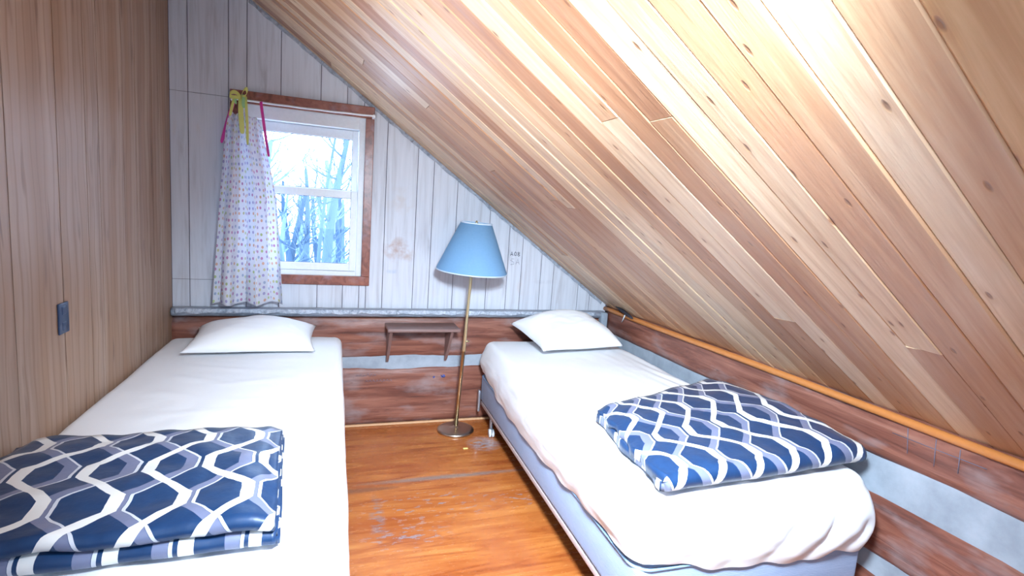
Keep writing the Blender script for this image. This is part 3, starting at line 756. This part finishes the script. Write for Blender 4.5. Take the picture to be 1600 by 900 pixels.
# ---- folded quilts
def quilt(name, corners, z0, layers, t, label, seed, uvo=(0, 0), ragged=0., uvs=1., rise=0.):
    """a thick cover folded back and forth; corners near-left, near-right, far-right, far-left"""
    NL, NR, FR, FLc = [Vector(c) for c in corners]
    path = []      # (v across 0 near..1 far, z, bend)
    D = ((NL-FLc).length+(NR-FR).length)/2; gap = t*.5
    zc = 0; npt = 26
    for k in range(layers):
        ins = .010*k
        rngv = [i/npt for i in range(npt+1)]
        if k % 2 == 0: rngv = rngv[::-1]
        for v in rngv: path.append((v*D, zc, k))
        if k < layers-1:
            zr = (t*1.08)/2; e = 0 if k % 2 == 0 else D
            for i in range(1, 8):
                a = PI*i/8; path.append((e+(-1 if e == 0 else 1)*zr*1.1*math.sin(a), zc+zr-zr*math.cos(a), k+.5))
            zc += t*1.08
    # arc length
    s = [0]
    for a, b in zip(path, path[1:]): s.append(s[-1]+math.hypot(a[0]-b[0], a[1]-b[1]))
    tot = s[-1]; nu = 84
    H = zc; bm = bmesh.new(); uvl = bm.loops.layers.uv.verify(); V = []
    for i in range(nu+1):
        u = i/nu; row = []
        for (d, z, k), ss in zip(path, s):
            v = d/D
            uu = u
            if ragged: uu = u+(1-u)**3*ragged*(.35*N3(v*2.2, k*2.1, 1, 1, seed)+.25*N3(v*7, k*3, 2, 1, seed))
            uu2 = uu-(.012*N3(k*3.1, v*2, 5, 1, seed)+.006*k)*sstep(.9, 1, u)
            p = (NL.lerp(NR, uu2)).lerp(FLc.lerp(FR, uu2), v)
            topness = z/max(H, 1e-4)
            zz = z0+t/2+z*(1-.35*sstep(.0, .08, .08-min(u, .08)) - .25*sstep(.92, 1, u))
            zz += (.012*N3(u*4, v*4, 0, 1, seed)+.007*N3(u*11, v*9, 0, 1, seed+2))*topness
            zz -= .30*H*sstep(.65, 1, v)*topness
            zz += rise*sstep(.3, 1, u)*(.4+.6*topness)*math.sin(PI*min(1, max(0, .15+v*.8)))
            row.append(bm.verts.new((p.x, p.y+.006*N3(u*6, k*2, 0, 1, seed), max(zz, z0+t/2))))
        V.append(row)
    Wd = (NR-NL).length
    for i in range(nu):
        for j in range(len(path)-1):
            f = bm.faces.new((V[i][j], V[i+1][j], V[i+1][j+1], V[i][j+1]))
            for lp, (a, b) in zip(f.loops, ((i, j), (i+1, j), (i+1, j+1), (i, j+1))): lp[uvl].uv = ((a/nu*Wd+uvo[0])*uvs, (tot-s[b]+uvo[1])*uvs)
    o = obj(name, bm, QU, recalc=False)
    md = o.modifiers.new('thick', 'SOLIDIFY'); md.thickness = t*.92; md.offset = 0
    return tag(o, label, 'quilt')
q1 = quilt('quilt', [(.012, -2.235, 0), (.765, -2.235, 0), (.735, -1.66, 0), (.012, -1.66, 0)], .636, 4, .020,
           'folded navy, white and grey geometric quilt on the foot of the left bed', 3, (.02, .1), uvs=1.)
q2 = quilt('quilt', [(1.868, -2.17, 0), (2.765, -2.135, 0), (2.785, -1.30, 0), (1.945, -1.60, 0)], .612, 2, .036,
           'folded navy, white and grey geometric quilt on the foot of the right bed', 8, (.05, .0), ragged=.12, rise=.035, uvs=.88)

# ------------------------------------------------------------ small things and marks
st = tube(bmesh.new(), [(2.800, -.22, .868), (2.802, -.30, .852), (2.806, -.38, .836), (2.806, -.44, .824)], [.005, .012, .011, .006], 8)
ob = obj('cloth_strap', st, BLACK); tag(ob, 'small black strap tucked over the orange moulding in the right corner', 'strap')
obj('cord', tube(bmesh.new(), [(2.805, -.35, .842), (2.800, -.335, .80), (2.812, -.30, .77)], .004, 6), CAST, ob)
cp = bmesh.new(); box(cp, 1.67, 1.70, -.485, -.468, .0005, .006, bev=.002); tag(obj('wood_chip', cp, CHIP), 'tiny yellow chip lying on the floor in front of the lamp', 'chip')
# pen marks: thin raised ink strokes lying on the surfaces
def strokes(name, lines, r, mat, parent): 
    bm = bmesh.new()
    for l in lines: tube(bm, l, r, 5)
    return obj(name, bm, mat, parent)
def wl(pts): return [(x, -.0012, z) for x, z in pts]
def dig(x, z, s, ch):
    D_ = {'3': [[(0, 1), (.5, 1.05), (.6, .75), (.25, .55), (.6, .35), (.5, 0), (0, .05)]], '0': [[(.1, .1), (0, .6), (.25, 1), (.55, .7), (.5, .1), (.1, .1)]],
          'S': [[(.7, .95), (.2, 1), (.05, .7), (.6, .45), (.65, .1), (.1, 0)]], 'A': [[(0, 0), (.3, 1), (.65, 0)], [(.12, .35), (.55, .35)]], '8': [[(.3, .5), (.05, .8), (.3, 1), (.55, .8), (.05, .25), (.3, 0), (.6, .25), (.3, .5)]]}
    return [wl([(x+a*s, z+b*s) for a, b in l]) for l in D_[ch]]
strokes('ink_writing', dig(2.055, 1.178, .028, 'A')+dig(2.082, 1.178, .028, '0')+dig(2.105, 1.176, .03, '8'), .0022, INK, wb)
strokes('ink_writing', dig(2.055, 1.115, .042, 'S')+dig(2.098, 1.118, .04, 'A'), .0012, PENC, wb)
rgm = random.Random(3)
def scrib(x, z, w_, h_, n):
    return [[(x+rgm.uniform(0, w_), -.023, z+rgm.uniform(0, h_)) for _ in range(5)] for _ in range(n)]
strokes('crayon_mark', scrib(1.60, .318, .035, .022, 4)+scrib(1.54, .315, .02, .015, 2), .0022, CRAY, wb)
strokes('pencil_mark', [[(1.04+i*.022, -.023, .345+rgm.uniform(-.004, .004)), (1.05+i*.022, -.023, .358+rgm.uniform(-.004, .004)), (1.056+i*.022, -.023, .345)] for i in range(6)]+
        [[(1.10+i*.022, -.023, .305+rgm.uniform(-.004, .004)), (1.11+i*.022, -.023, .318), (1.116+i*.022, -.023, .304)] for i in range(8)], .0016, PENC, wb)
strokes('scratch_mark', [[(2.839, -2.25, .79), (2.839, -2.262, .70)], [(2.839, -2.345, .79), (2.839, -2.352, .695)], [(2.839, -2.42, .785), (2.839, -2.425, .705)], [(2.839, -2.20, .752), (2.839, -2.5, .757)]], .0013, PENC, wr)
